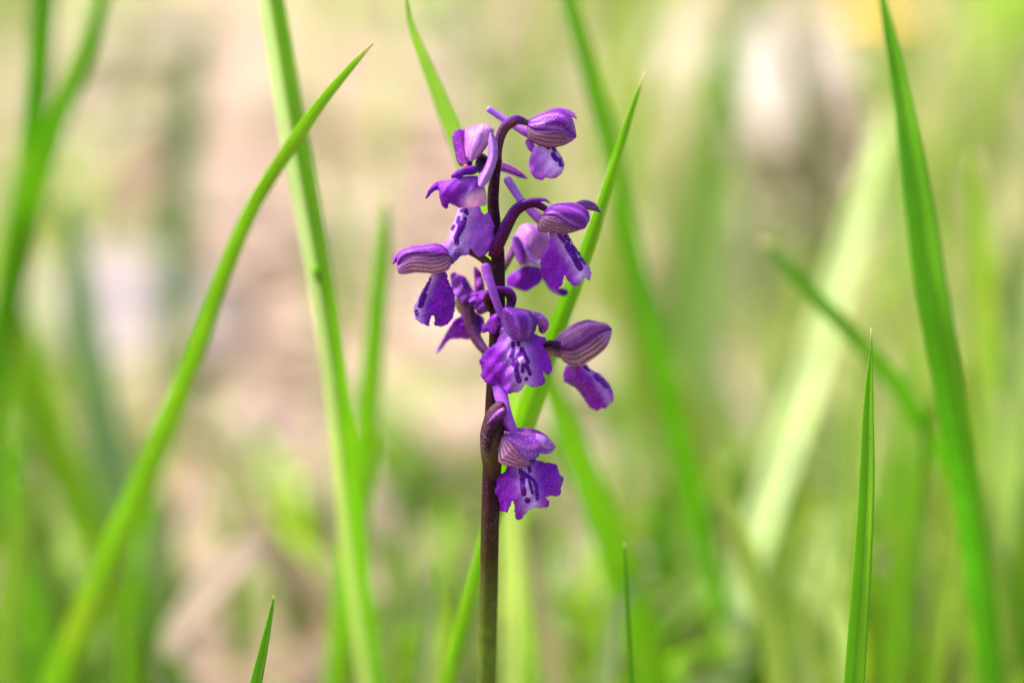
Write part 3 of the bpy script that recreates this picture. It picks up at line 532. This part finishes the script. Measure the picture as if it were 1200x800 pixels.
# ------------------------------------------------------------------ grass blades, each its own thing
def blade(path, label, color, group=None, fold=.35, twist=0., fold_side=0., name='grass_blade', lean=0., far_k=1.9, slim=.82):
    """path rows from the tip down: px x, px y, millimetres behind the flower, width px there; then it runs on down to its root"""
    p = np.asarray(path, float)
    q = catmull(p, n=34)
    back = np.where(q[:, 2] > 40, 40+(q[:, 2]-40)*far_k, q[:, 2])
    c = P(q[:, 0], q[:, 1], -back); wd = q[:, 3]*slim*PXM*(FOCUS+back/1000)
    end, d = c[-1], c[-1]-c[-4]; d /= np.linalg.norm(d)
    gz = ground_h(end[0], end[1])-.006
    if end[2] > gz:
        hgt = end[2]-gz; k = min(hgt/max(-d[2], .35), .30)
        rt = np.array((end[0]+d[0]*k*.75, end[1]+d[1]*k*.75, gz)); t = np.linspace(0, 1, 13)[1:, None]
        mid = end + d*hgt*.5
        c = np.vstack([c, (1-t)**2*end + 2*t*(1-t)*mid + t*t*rt]); wd = np.r_[wd, wd[-1]*(1-.35*t[:, 0])]
    n = len(c); T = np.gradient(c, axis=0); T /= np.linalg.norm(T, axis=1)[:, None]
    s = np.linspace(1, 0, n)
    M = 9; u = np.linspace(-1, 1, M); V = []
    for i in range(n):
        nv = CAMN-c[i]; nv -= T[i]*(nv @ T[i]); nv /= np.linalg.norm(nv); a = np.cross(T[i], nv)
        ang = lean + twist*(s[i]-.5); a2 = a*math.cos(ang)+nv*math.sin(ang); n2 = nv*math.cos(ang)-a*math.sin(ang)
        V.append(c[i] + wd[i]/2*(u[:, None]*a2 + (fold*(np.abs(u)**.8)+fold_side*u)[:, None]*n2))
    V = np.vstack(V); F = [(i*M+j, i*M+j+1, (i+1)*M+j+1, (i+1)*M+j) for i in range(n-1) for j in range(M-1)]
    o = mesh_obj(name, V, F, M_BLADE, None, c[-1], uv=(np.tile((u+1)/2, n), np.repeat(s, M)), solid=.00025)
    o.color = (*color, 1)
    return tag(o, label, 'grass', group)

G1, G2, G3, G4, G5 = (.26, .49, .024), (.19, .43, .016), (.33, .52, .03), (.15, .37, .014), (.50, .62, .24)
CROSS = 'tall grass blades around the orchid'
def blades():
    global NODE
    blade([(437, 51, 2, 2), (425, 63, 3, 7), (400, 92, 6, 11), (375, 122, 9, 15), (350, 158, 14, 18), (300, 235, 24, 20), (262, 320, 34, 22), (232, 405, 44, 25), (192, 505, 55, 32), (148, 610, 64, 38), (108, 705, 72, 42), (70, 800, 80, 44)],
          'long yellow-green grass blade arching across another blade to a sharp tip', (.27, .48, .026), CROSS, fold=.45, slim=.85)
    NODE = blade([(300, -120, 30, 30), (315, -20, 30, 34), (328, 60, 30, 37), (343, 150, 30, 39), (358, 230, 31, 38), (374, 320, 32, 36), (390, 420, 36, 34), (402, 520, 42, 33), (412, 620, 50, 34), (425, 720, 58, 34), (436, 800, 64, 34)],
          'broad upright grass blade with a light-catching left half and a node, crossed by another', G1, CROSS, fold=-.75, fold_side=0.)
    NODE.data.materials[0] = M_BLADE_LIT_TINT  # left half coloured paler to look lit
    tube('node', NODE, [(368, 310, -31, 3), (370, 316, -30.5, 5), (371.5, 321, -30.5, 5.5), (373, 327, -31, 4), (374, 332, -31.5, 2.5)], lambda t, u: np.tile(np.array((.12, .32, .012)), (len(t), 1)))
    blade([(453, 228, 58, 3), (450, 270, 58, 16), (443, 350, 60, 26), (434, 440, 62, 32), (424, 540, 66, 36), (412, 640, 70, 38), (400, 740, 76, 38), (390, 830, 80, 38)], 'soft green grass blade ending beside the orchid\'s left striped hood', G1, CROSS, lean=.2)
    blade([(62, -60, 80, 34), (52, 0, 80, 40), (45, 90, 84, 44), (35, 190, 90, 46), (18, 300, 96, 48), (-2, 400, 104, 48), (-25, 520, 112, 46)], 'blurred dark green blade, wider of two converging left of the arching one', G4, CROSS, slim=.72)
    blade([(135, -60, 70, 20), (118, 0, 72, 24), (98, 70, 76, 28), (66, 150, 82, 32), (40, 240, 90, 36), (18, 340, 100, 38), (0, 430, 108, 38)], 'blurred dark green blade, thinner of two converging left of the arching one', G2, CROSS, slim=.72)
    blade([(756, 84, 8, 1.5), (750, 100, 8, 5), (740, 128, 9, 8), (727, 168, 10, 12), (710, 220, 12, 15), (694, 270, 14, 19), (676, 320, 16, 23), (655, 375, 18, 27), (635, 430, 20, 31), (614, 490, 23, 33), (592, 555, 26, 30), (566, 640, 30, 25), (545, 715, 34, 22), (525, 800, 38, 20)],
          'slender bright green blade rising behind the orchid to a whitish tip', G1, CROSS, fold=.55, lean=.35)
    blade([(474, -20, 14, 2), (479, 20, 15, 8), (489, 50, 18, 13), (504, 88, 22, 19), (520, 128, 26, 24), (537, 170, 30, 26), (556, 225, 36, 26), (574, 290, 44, 26), (590, 380, 54, 26), (602, 480, 64, 28), (610, 600, 76, 28), (616, 720, 88, 28)], 'pale green blade with a fine tip passing behind the topmost flowers', (.36, .54, .14), CROSS, fold=.3, lean=.3)
    blade([(650, -60, 60, 16), (668, 0, 62, 20), (684, 60, 64, 23), (704, 130, 67, 25), (722, 200, 70, 26), (740, 290, 74, 28), (762, 380, 78, 28), (786, 470, 84, 30), (808, 560, 92, 32), (832, 660, 100, 34), (865, 790, 112, 36)], 'long blurred green blade leaning right behind the whitish-tipped blade', G2, CROSS)
    blade([(628, 400, 62, 10), (645, 450, 62, 28), (668, 510, 64, 38), (695, 580, 68, 44), (722, 650, 72, 50), (748, 730, 76, 56), (770, 820, 80, 58)], 'wide blurred grass blade slanting down right below the orchid\'s hanging lips', G1, CROSS)
    blade([(1022, -60, 26, 4), (1034, 0, 26, 10), (1045, 50, 26, 20), (1056, 105, 26, 27), (1068, 180, 26, 36), (1078, 250, 27, 42), (1090, 330, 28, 45), (1104, 410, 31, 44), (1118, 490, 36, 42), (1130, 560, 42, 40), (1142, 640, 52, 40), (1156, 740, 64, 40), (1164, 820, 72, 40)],
          'stout dark green blade tapering upward, tallest on its side of the orchid', (.16, .42, .016), CROSS, fold=.5, fold_side=-.15)
    blade([(1021, 384, -3, 1), (1021, 410, -3, 3), (1019, 440, -3, 9), (1017, 490, -3, 16), (1016, 550, -3, 21), (1013, 620, -3, 24), (1008, 700, -2, 27), (1001, 800, 0, 29)], 'sharp upright green blade with needle tip in front of blurred grass', G2, CROSS, fold=.55)
    blade([(893, 280, 60, 6), (915, 303, 60, 17), (945, 336, 60, 23), (985, 378, 61, 27), (1025, 420, 62, 29), (1065, 472, 66, 31), (1100, 525, 72, 32), (1140, 600, 82, 34), (1190, 720, 98, 36)], 'blurred green blade slanting down behind the stout dark blade', G2, CROSS, slim=.7)
    blade([(321, 698, -4, 1.5), (318, 715, -4, 5), (313, 740, -4, 9), (307, 768, -4, 13), (299, 805, -4, 17)], 'short sharp dark green grass tip standing alone', G4, CROSS, fold=.5)
    blade([(732, 636, 16, 1.5), (733, 660, 16, 4), (735, 710, 17, 6), (738, 760, 18, 7), (741, 810, 19, 8)], 'thin wiry grass blade standing before the wide blurred blade', G4, CROSS)
    blade([(192, 772, 140, 18), (208, 742, 140, 50), (240, 700, 140, 62), (272, 662, 140, 62), (294, 643, 140, 50), (318, 646, 142, 48), (345, 672, 145, 52), (375, 712, 148, 52), (392, 745, 150, 50)],
          'dead straw-coloured leaf bent into a peak near the short grass tip', (.50, .42, .37), None, far_k=1., fold=.15, lean=.6, slim=.72)['category'] = 'leaf'
    far = 'hazy background grass blades'
    spec = [
        ([(1172, 470, 140, 10), (1166, 560, 140, 40), (1160, 660, 140, 50), (1150, 760, 140, 50), (1146, 830, 140, 50)], 'bright pale lime blade low behind the stout dark blade', (.48, .62, .16)),
        ([(968, 600, 150, 12), (955, 660, 150, 44), (944, 720, 150, 54), (936, 810, 150, 54)], 'bright pale leaf low between mint blade and needle-tipped blade', (.50, .62, .24)),
        ([(860, 180, 300, 12), (848, 270, 300, 50), (832, 380, 300, 60), (822, 500, 300, 60)], 'pale sage haze-soft blade between leaning blade and mint blade', (.44, .54, .28)),
        ([(618, 560, 110, 10), (624, 630, 110, 28), (632, 700, 110, 32), (646, 780, 110, 34), (655, 830, 110, 34)], 'dull tan dead blade beside the pale lime blade near the orchid stem', (.46, .44, .27)),
        ([(30, 560, 120, 8), (24, 620, 120, 26), (14, 700, 120, 34), (4, 800, 120, 36)], 'lime blade leaning out beside the foot of the arching blade', (.34, .50, .06)),
        ([(1128, 590, 110, 10), (1120, 650, 110, 26), (1104, 730, 110, 32), (1092, 820, 110, 32)], 'narrow lime blade low in front of the yellow-lime blade', (.36, .50, .06)),  # far, wholly blurred blades that can still be told apart
        ([(1040, 120, 175, 10), (1020, 200, 172, 34), (990, 310, 170, 46), (955, 430, 168, 50), (915, 550, 165, 50), (885, 640, 162, 46), (868, 720, 160, 40)], 'wide pale mint blade leaning left behind the needle-tipped blade', (.62, .72, .42)),
        ([(998, 315, 190, 26), (1014, 380, 190, 44), (1038, 470, 190, 50), (1060, 570, 190, 52), (1078, 680, 190, 48)], 'whitish straw-coloured blade leaning right behind the needle-tipped blade', (.66, .66, .46)),
        ([(1142, 180, 150, 8), (1150, 260, 150, 26), (1156, 350, 150, 36), (1160, 450, 150, 42), (1160, 560, 150, 46), (1158, 680, 150, 50), (1160, 820, 150, 50)], 'upright lime blade just right of the stout dark blade', G3),
        ([(1120, 500, 180, 24), (1105, 580, 180, 40), (1095, 660, 178, 52), (1088, 740, 175, 58), (1084, 830, 170, 58)], 'yellow-lime blade low beside the stout dark blade', (.30, .38, .05)),
        ([(1205, 250, 200, 22), (1196, 350, 200, 40), (1185, 470, 200, 46), (1180, 620, 200, 46), (1182, 800, 200, 46)], 'soft grey-green blade at the outer edge beyond the lime blade', (.22, .32, .12)),
        ([(950, 560, 180, 20), (945, 610, 180, 44), (940, 660, 180, 50), (938, 740, 180, 50)], 'short yellow-lime blade below the wide pale mint blade', (.32, .42, .06)),
        ([(905, 630, 190, 20), (892, 670, 190, 46), (878, 720, 190, 58), (866, 810, 190, 60)], 'very pale green leaf tip under the wide mint blade', (.56, .64, .30)),
        ([(10, 330, 160, 20), (24, 400, 160, 44), (42, 470, 165, 54), (70, 540, 170, 52), (100, 610, 175, 44), (130, 690, 180, 40)], 'bright lime blade curving right under the converging dark blades', G3),
        ([(0, 500, 190, 24), (18, 560, 190, 54), (40, 620, 190, 60), (66, 700, 190, 54)], 'second lime blade below the curving lime one', (.25, .38, .05)),
        ([(78, 220, 240, 20), (88, 300, 235, 40), (100, 390, 230, 52), (118, 480, 225, 58), (140, 580, 220, 60), (160, 700, 215, 58)], 'bluish green hazy blade behind the long arching blade', (.16, .28, .10)),
        ([(160, 640, 150, 10), (168, 690, 150, 22), (190, 750, 150, 26), (215, 810, 150, 26)], 'thin dark blade curving at the foot of the arching blade', G2),
        ([(170, 560, 260, 16), (185, 620, 260, 50), (195, 690, 260, 56), (200, 780, 260, 56)], 'light green leaf standing behind the foot of the arching blade', (.30, .40, .14)),
        ([(788, 430, 170, 10), (800, 480, 170, 34), (812, 540, 170, 34), (830, 640, 170, 34)], 'bright yellow-lime shoot beside the long leaning blade', (.36, .42, .06)),
        ([(700, 220, 260, 20), (725, 300, 260, 44), (750, 380, 260, 54), (775, 470, 260, 54), (800, 580, 260, 54)], 'glowing lime blade behind the whitish-tipped blade', (.32, .42, .07)),
        ([(770, 560, 200, 14), (775, 640, 200, 44), (780, 720, 200, 56), (785, 820, 200, 60)], 'broad mid-green leaf low beside the wiry blade', G2),
        ([(594, 500, 90, 12), (597, 580, 90, 26), (600, 660, 90, 30), (601, 740, 90, 30), (601, 810, 90, 30)], 'pale lime blade rising just right of the orchid stem', (.56, .68, .22)),
        ([(1215, 560, 150, 20), (1198, 640, 150, 34), (1190, 720, 150, 40), (1186, 810, 150, 40)], 'lime blade bending in at the foot of the grey-green one', G3),
        ([(915, 20, 420, 16), (935, 80, 420, 40), (955, 170, 420, 50), (970, 280, 420, 54), (985, 400, 420, 54)], 'faint olive blade far behind the slanting blade', (.20, .27, .07)),
        ([(235, 20, 420, 16), (225, 100, 420, 46), (215, 200, 420, 54), (208, 330, 420, 58)], 'faint sage blade far behind the converging dark blades', (.20, .32, .12)),
        ([(600, 60, 420, 14), (612, 140, 420, 44), (625, 250, 420, 56), (634, 380, 420, 56), (640, 520, 420, 56)], 'faint lime blade far behind the topmost flower', (.30, .40, .09)),
    ]
    for pth, lab, c in spec: blade(pth, lab, c, far, lean=random.uniform(-.4, .4), far_k=1., slim=.8)
    for n, x0, x1, y0, y1, lab, grp in (
            (26, 860, 1215, 330, 700, 'slim lime blade in the blurred tuft around the stout dark blade', 'slim blades around the stout dark blade'),
            (11, -20, 150, 360, 720, 'slim green blade in the blurred tuft at the arching blade\'s foot', 'slim blades at the foot of the arching blade'),
            (8, 430, 830, 600, 760, 'slim sage blade in the low blurred grass behind the orchid stem', 'slim blades behind the orchid stem')):
        for _ in range(n):
            x, y, d = random.uniform(x0, x1), random.uniform(y0, y1), random.uniform(90, 230)
            ln, wv, hh = max(-70, min(70, random.gauss(0, 45))), random.gauss(0, 18), 830-y
            wd = random.uniform(9, 26)
            pth = [(x+ln, y, d, 2), (x+ln*.8+wv, y+hh*.12, d, wd*.5), (x+ln*.4+wv, y+hh*.4, d, wd), (x+ln*.1, y+hh*.75, d, wd), (x, 830, d, wd)]
            c = np.array(random.choice([G1, G5, (.38, .50, .10)] if 'lime' in lab else [G1, G2, (.30, .44, .10)] if 'green' in lab else [(.34, .44, .20), (.42, .50, .28)]))*random.uniform(.8, 1.15)
            blade(pth, lab, tuple(c), grp, far_k=1., slim=1., lean=random.uniform(-.5, .5))
    # look-alikes that only their place tells apart
    lab = 'out-of-focus upright grass blade far behind the orchid'
    k = 0
    while k < 90:
        px, d = random.uniform(-60, 1260), random.uniform(230, 1250)
        yb = 400 + (math.degrees(math.asin(min(1, CAMN[2]/(FOCUS+d/1000))))-math.degrees(PITCH))*58.5
        if 230 < px < 560 and random.random() < .8: continue
        if px < 620 and random.random() < .35: continue
        if 790 < px < 975 and d > 500: continue
        if px < 230 and random.random() < .3: continue
        if 100 < px < 420 and (yb > 600 or px < 230 and yb > 380): continue
        hgt = random.uniform(.08, .19)/PXM/(FOCUS+d/1000); wd = random.uniform(.004, .010)/PXM/(FOCUS+d/1000)
        ln = random.gauss(0, .22)*hgt
        top = yb-hgt
        pth = [(px+ln, top, d, 2), (px+ln*.85, top+hgt*.1, d, wd*.4), (px+ln*.5, top+hgt*.33, d, wd*.8), (px+ln*.2, top+hgt*.63, d, wd), (px, yb-4, d, wd*.9)]
        c = np.array(random.choice([G1, G3, G5, G5, (.32, .42, .16), (.44, .52, .14), (.55, .56, .32)]))*random.uniform(.8, 1.2)
        blade(pth, lab, tuple(c), 'look-alike blurred grass blades far behind', lean=random.uniform(-.7, .7), far_k=1., slim=.8); k += 1
blades()

# ------------------------------------------------------------------ fallen leaves
def leaf_mesh(rg, L, W):
    n, m = 9, 5; s = np.linspace(0, 1, n); u = np.linspace(-1, 1, m)
    lob = 1+.22*np.sin(s*rg.uniform(14, 22)+rg.uniform(0, 6)); prof = np.sin(np.pi*np.clip(s*.94+.04, 0, 1))**.75*lob
    X = np.repeat((s-.5)[:, None]*L, m, 1); Y = u[None]*prof[:, None]*W/2
    Z = rg.uniform(.002, .008)*(u[None]**2)*prof[:, None] + rg.uniform(-.010, .012)*((s-.5)[:, None]*2)**2 + .0015*np.sin(s*9)[:, None]*u[None]
    Z = Z - Z.min()
    return np.stack([X, Y, Z], -1).reshape(-1, 3), [(i*m+j, i*m+j+1, (i+1)*m+j+1, (i+1)*m+j) for i in range(n-1) for j in range(m-1)]
TAN = [(.29, .20, .15), (.31, .22, .175), (.27, .175, .12), (.31, .23, .19), (.24, .155, .10), (.31, .25, .185)]
def rot(V, rz, rx, ry):
    cz, sz = math.cos(rz), math.sin(rz); cx, sx = math.cos(rx), math.sin(rx); cy, sy = math.cos(ry), math.sin(ry)
    R = np.array(((cz, -sz, 0), (sz, cz, 0), (0, 0, 1))) @ np.array(((1, 0, 0), (0, cx, -sx), (0, sx, cx))) @ np.array(((cy, 0, sy), (0, 1, 0), (-sy, 0, cy)))
    return V @ R.T
def dry_leaf(px, py, L, W, rz, color, label, group=None, rx=0., ry=0.):
    x, y = ground_at(px, py); V, F = leaf_mesh(RNG, L, W); V = rot(V, rz, rx, ry); V[:, 2] -= V[:, 2].min()
    o = mesh_obj('dry_leaf', V + (x, y, ground_h(x, y)+.006), F, M_LEAF, None, (x, y, ground_h(x, y)+.006), solid=.0006)
    o.color = (*color, 1); return tag(o, label, 'leaf', group)
def leaves():
    dry_leaf(160, 415, .085, .060, .4, (.33, .275, .285), 'large whitish pink dead leaf on the ground beyond the arching blade', rx=.6)
    dry_leaf(882, 150, .115, .090, 1.4, (.44, .37, .32), 'biggest cream dead leaf lying far off behind the flower heads', rx=.1, ry=-.4)
    dry_leaf(165, 805, .030, .018, .7, (.54, .43, .36), 'small pale leaf lying below the peaked straw-coloured leaf', rx=.7)
    dry_leaf(540, 40, .10, .07, .3, (.40, .34, .25), 'cream dead leaf far behind the top of the orchid')
    dry_leaf(180, 50, .11, .08, .3, (.42, .39, .25), 'broad cream dead leaf far behind the converging dark blades')
    for i in range(120):
        px, py = RNG.uniform(-40, 1240), RNG.uniform(5, 800)
        if 150 < px < 420 and py > 640: continue
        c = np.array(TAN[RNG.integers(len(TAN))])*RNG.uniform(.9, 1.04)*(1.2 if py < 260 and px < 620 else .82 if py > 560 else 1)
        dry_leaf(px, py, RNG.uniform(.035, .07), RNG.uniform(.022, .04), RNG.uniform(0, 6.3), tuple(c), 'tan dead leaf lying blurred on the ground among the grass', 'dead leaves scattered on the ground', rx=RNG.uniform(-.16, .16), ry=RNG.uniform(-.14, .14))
    VV, FF, CC, n = [], [], [], 0
    for i in range(1500):
        x, y = RNG.uniform(-1.5, 1.5), RNG.uniform(-.3, 4.5); V, F = leaf_mesh(RNG, RNG.uniform(.02, .06), RNG.uniform(.014, .035))
        V = rot(V, RNG.uniform(0, 6.3), RNG.uniform(-.4, .4), RNG.uniform(-.35, .35)); V[:, 2] -= V[:, 2].min()
        VV.append(V+(x, y, ground_h(x, y)+.001)); FF += [tuple(q+n for q in f) for f in F]; n += len(V)
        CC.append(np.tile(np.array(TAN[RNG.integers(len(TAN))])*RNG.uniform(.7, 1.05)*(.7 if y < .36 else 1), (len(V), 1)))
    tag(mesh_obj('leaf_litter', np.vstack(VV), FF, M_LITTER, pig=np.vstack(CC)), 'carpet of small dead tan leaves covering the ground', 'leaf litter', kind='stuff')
leaves()

# ------------------------------------------------------------------ short grass and low herbs
def turf():
    VV, FF, CC, n = [], [], [], 0; rg = np.random.default_rng(5)
    cols = [np.array(c) for c in (G1, G2, G3, (.34, .38, .18), (.46, .48, .26), (.20, .27, .11), (.50, .44, .28))]
    k = 0
    while k < 8500:
        y = .12+4.5*rg.random()**1.6; x = rg.uniform(-.4-.22*y, .4+.22*y)
        px, py, D = to_px(np.array((x, y, 0.)))
        dens = .45 + .55*math.sin(5.1*x+1.3*y+.5)*math.cos(3.7*y-2.2*x)
        if px > 620: dens += .12
        if px < 200: dens += .2
        if py < 150: dens += .05
        dens -= .10
        if 590 < px < 870 and 280 < py < 600: dens -= .25
        if py > 640: dens += .15
        if 200 < px < 620 and 120 < py < 620: dens -= .5
        if ((px-880)/95)**2+((py-120)/90)**2 < 1: continue
        if 140 < px < 410 and py > 600 and (py > 800 or rg.random() < .25): continue
        if ((px-160)/75)**2+((py-395)/75)**2 < 1: continue
        if px < 330 and py < 230: dens -= .35
        if 760 < px < 1010 and py < 330: dens -= .3
        if rg.random() > dens: continue
        k += 1
        h = rg.uniform(.015, .085)*(1.3 if D > 1.6 else 1); wd = rg.uniform(.0015, .0045) if rg.random() < .85 else rg.uniform(.006, .013); az = rg.uniform(0, 6.3); bend = rg.uniform(.1, .9)*h; ax = az+rg.uniform(.8, 2.3)
        s = np.linspace(0, 1, 5); c = np.stack([x+math.cos(az)*bend*s**2, y+math.sin(az)*bend*s**2, ground_h(x, y)-.002+h*s*(1-.2*s)], 1)
        ww = wd*(1-s**2.2)/2+.0001; side = np.array((math.cos(ax), math.sin(ax), 0))
        V = np.concatenate([c-ww[:, None]*side, c+ww[:, None]*side]); VV.append(V)
        FF += [(n+i, n+i+1, n+5+i+1, n+5+i) for i in range(4)]; n += 10
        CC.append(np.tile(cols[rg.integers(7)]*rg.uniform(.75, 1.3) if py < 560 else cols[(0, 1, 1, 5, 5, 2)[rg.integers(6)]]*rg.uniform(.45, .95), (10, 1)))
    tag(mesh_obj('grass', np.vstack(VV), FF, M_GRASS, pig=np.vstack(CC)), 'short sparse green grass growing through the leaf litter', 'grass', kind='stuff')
turf()

# ------------------------------------------------------------------ the yellow flower far behind
def yellow_flower():
    c = P(1020, 30, -520); x, y = c[0], c[1]; g = ground_h(x, y)
    f = tag(empty('yellow_flower', (x, y, g)), 'small blurred yellow meadow flower on a thin stalk', 'flower')
    m, t, b, N, L = mat_new('yellow_petal'); b.inputs['Base Color'].default_value = (.80, .56, .03, 1); b.inputs['Roughness'].default_value = .4
    n = N('ShaderNodeTexNoise'); n.inputs['Scale'].default_value = 300; L(mix_rgb(N, L, n.outputs[0], (.80, .42, .015), (.82, .52, .03)), b.inputs['Base Color'])
    th = np.linspace(0, 6.283, 8, endpoint=False); zs = np.linspace(-.004, c[2]-g, 14)
    V = np.array([(x+.004*math.sin(z*9)+.0011*math.cos(a), y+.0011*math.sin(a), g+z) for z in zs for a in th])
    F = [(i*8+j, i*8+(j+1) % 8, (i+1)*8+(j+1) % 8, (i+1)*8+j) for i in range(13) for j in range(8)]
    o = mesh_obj('stalk', V, F, M_BLADE, f, world_loc(f), uv=(np.zeros(len(V)), np.zeros(len(V)))); o.color = (*G2, 1)
    top = np.array((x+.004*math.sin((c[2]-g)*9), y, c[2]))
    for k in range(6):
        a = k*math.pi/3; s = np.linspace(0, 1, 8); u = np.linspace(-1, 1, 5)
        V = []
        for si in s:
            for ui in u:
                r_ = .001+.015*si; wv = ui*.009*math.sin(math.pi*min(si*.8+.08, 1))**.7; z = .005*si**1.6 - .002*ui*ui*si
                V.append((top[0]+r_*math.cos(a)-wv*math.sin(a), top[1]+r_*math.sin(a)+wv*math.cos(a), top[2]+z))
        mesh_obj('petal', V, [(i*5+j, i*5+j+1, (i+1)*5+j+1, (i+1)*5+j) for i in range(7) for j in range(4)], m, f, world_loc(f), solid=.0004)
    V = [(top[0]+.004*math.sin(p)*math.cos(q), top[1]+.004*math.sin(p)*math.sin(q), top[2]+.001+.004*math.cos(p)) for p in np.linspace(.05, 2.2, 6) for q in np.linspace(0, 6.283, 10, endpoint=False)]
    mesh_obj('flower_centre', V, [(i*10+j, i*10+(j+1) % 10, (i+1)*10+(j+1) % 10, (i+1)*10+j) for i in range(5) for j in range(10)], m, f, world_loc(f))
yellow_flower()
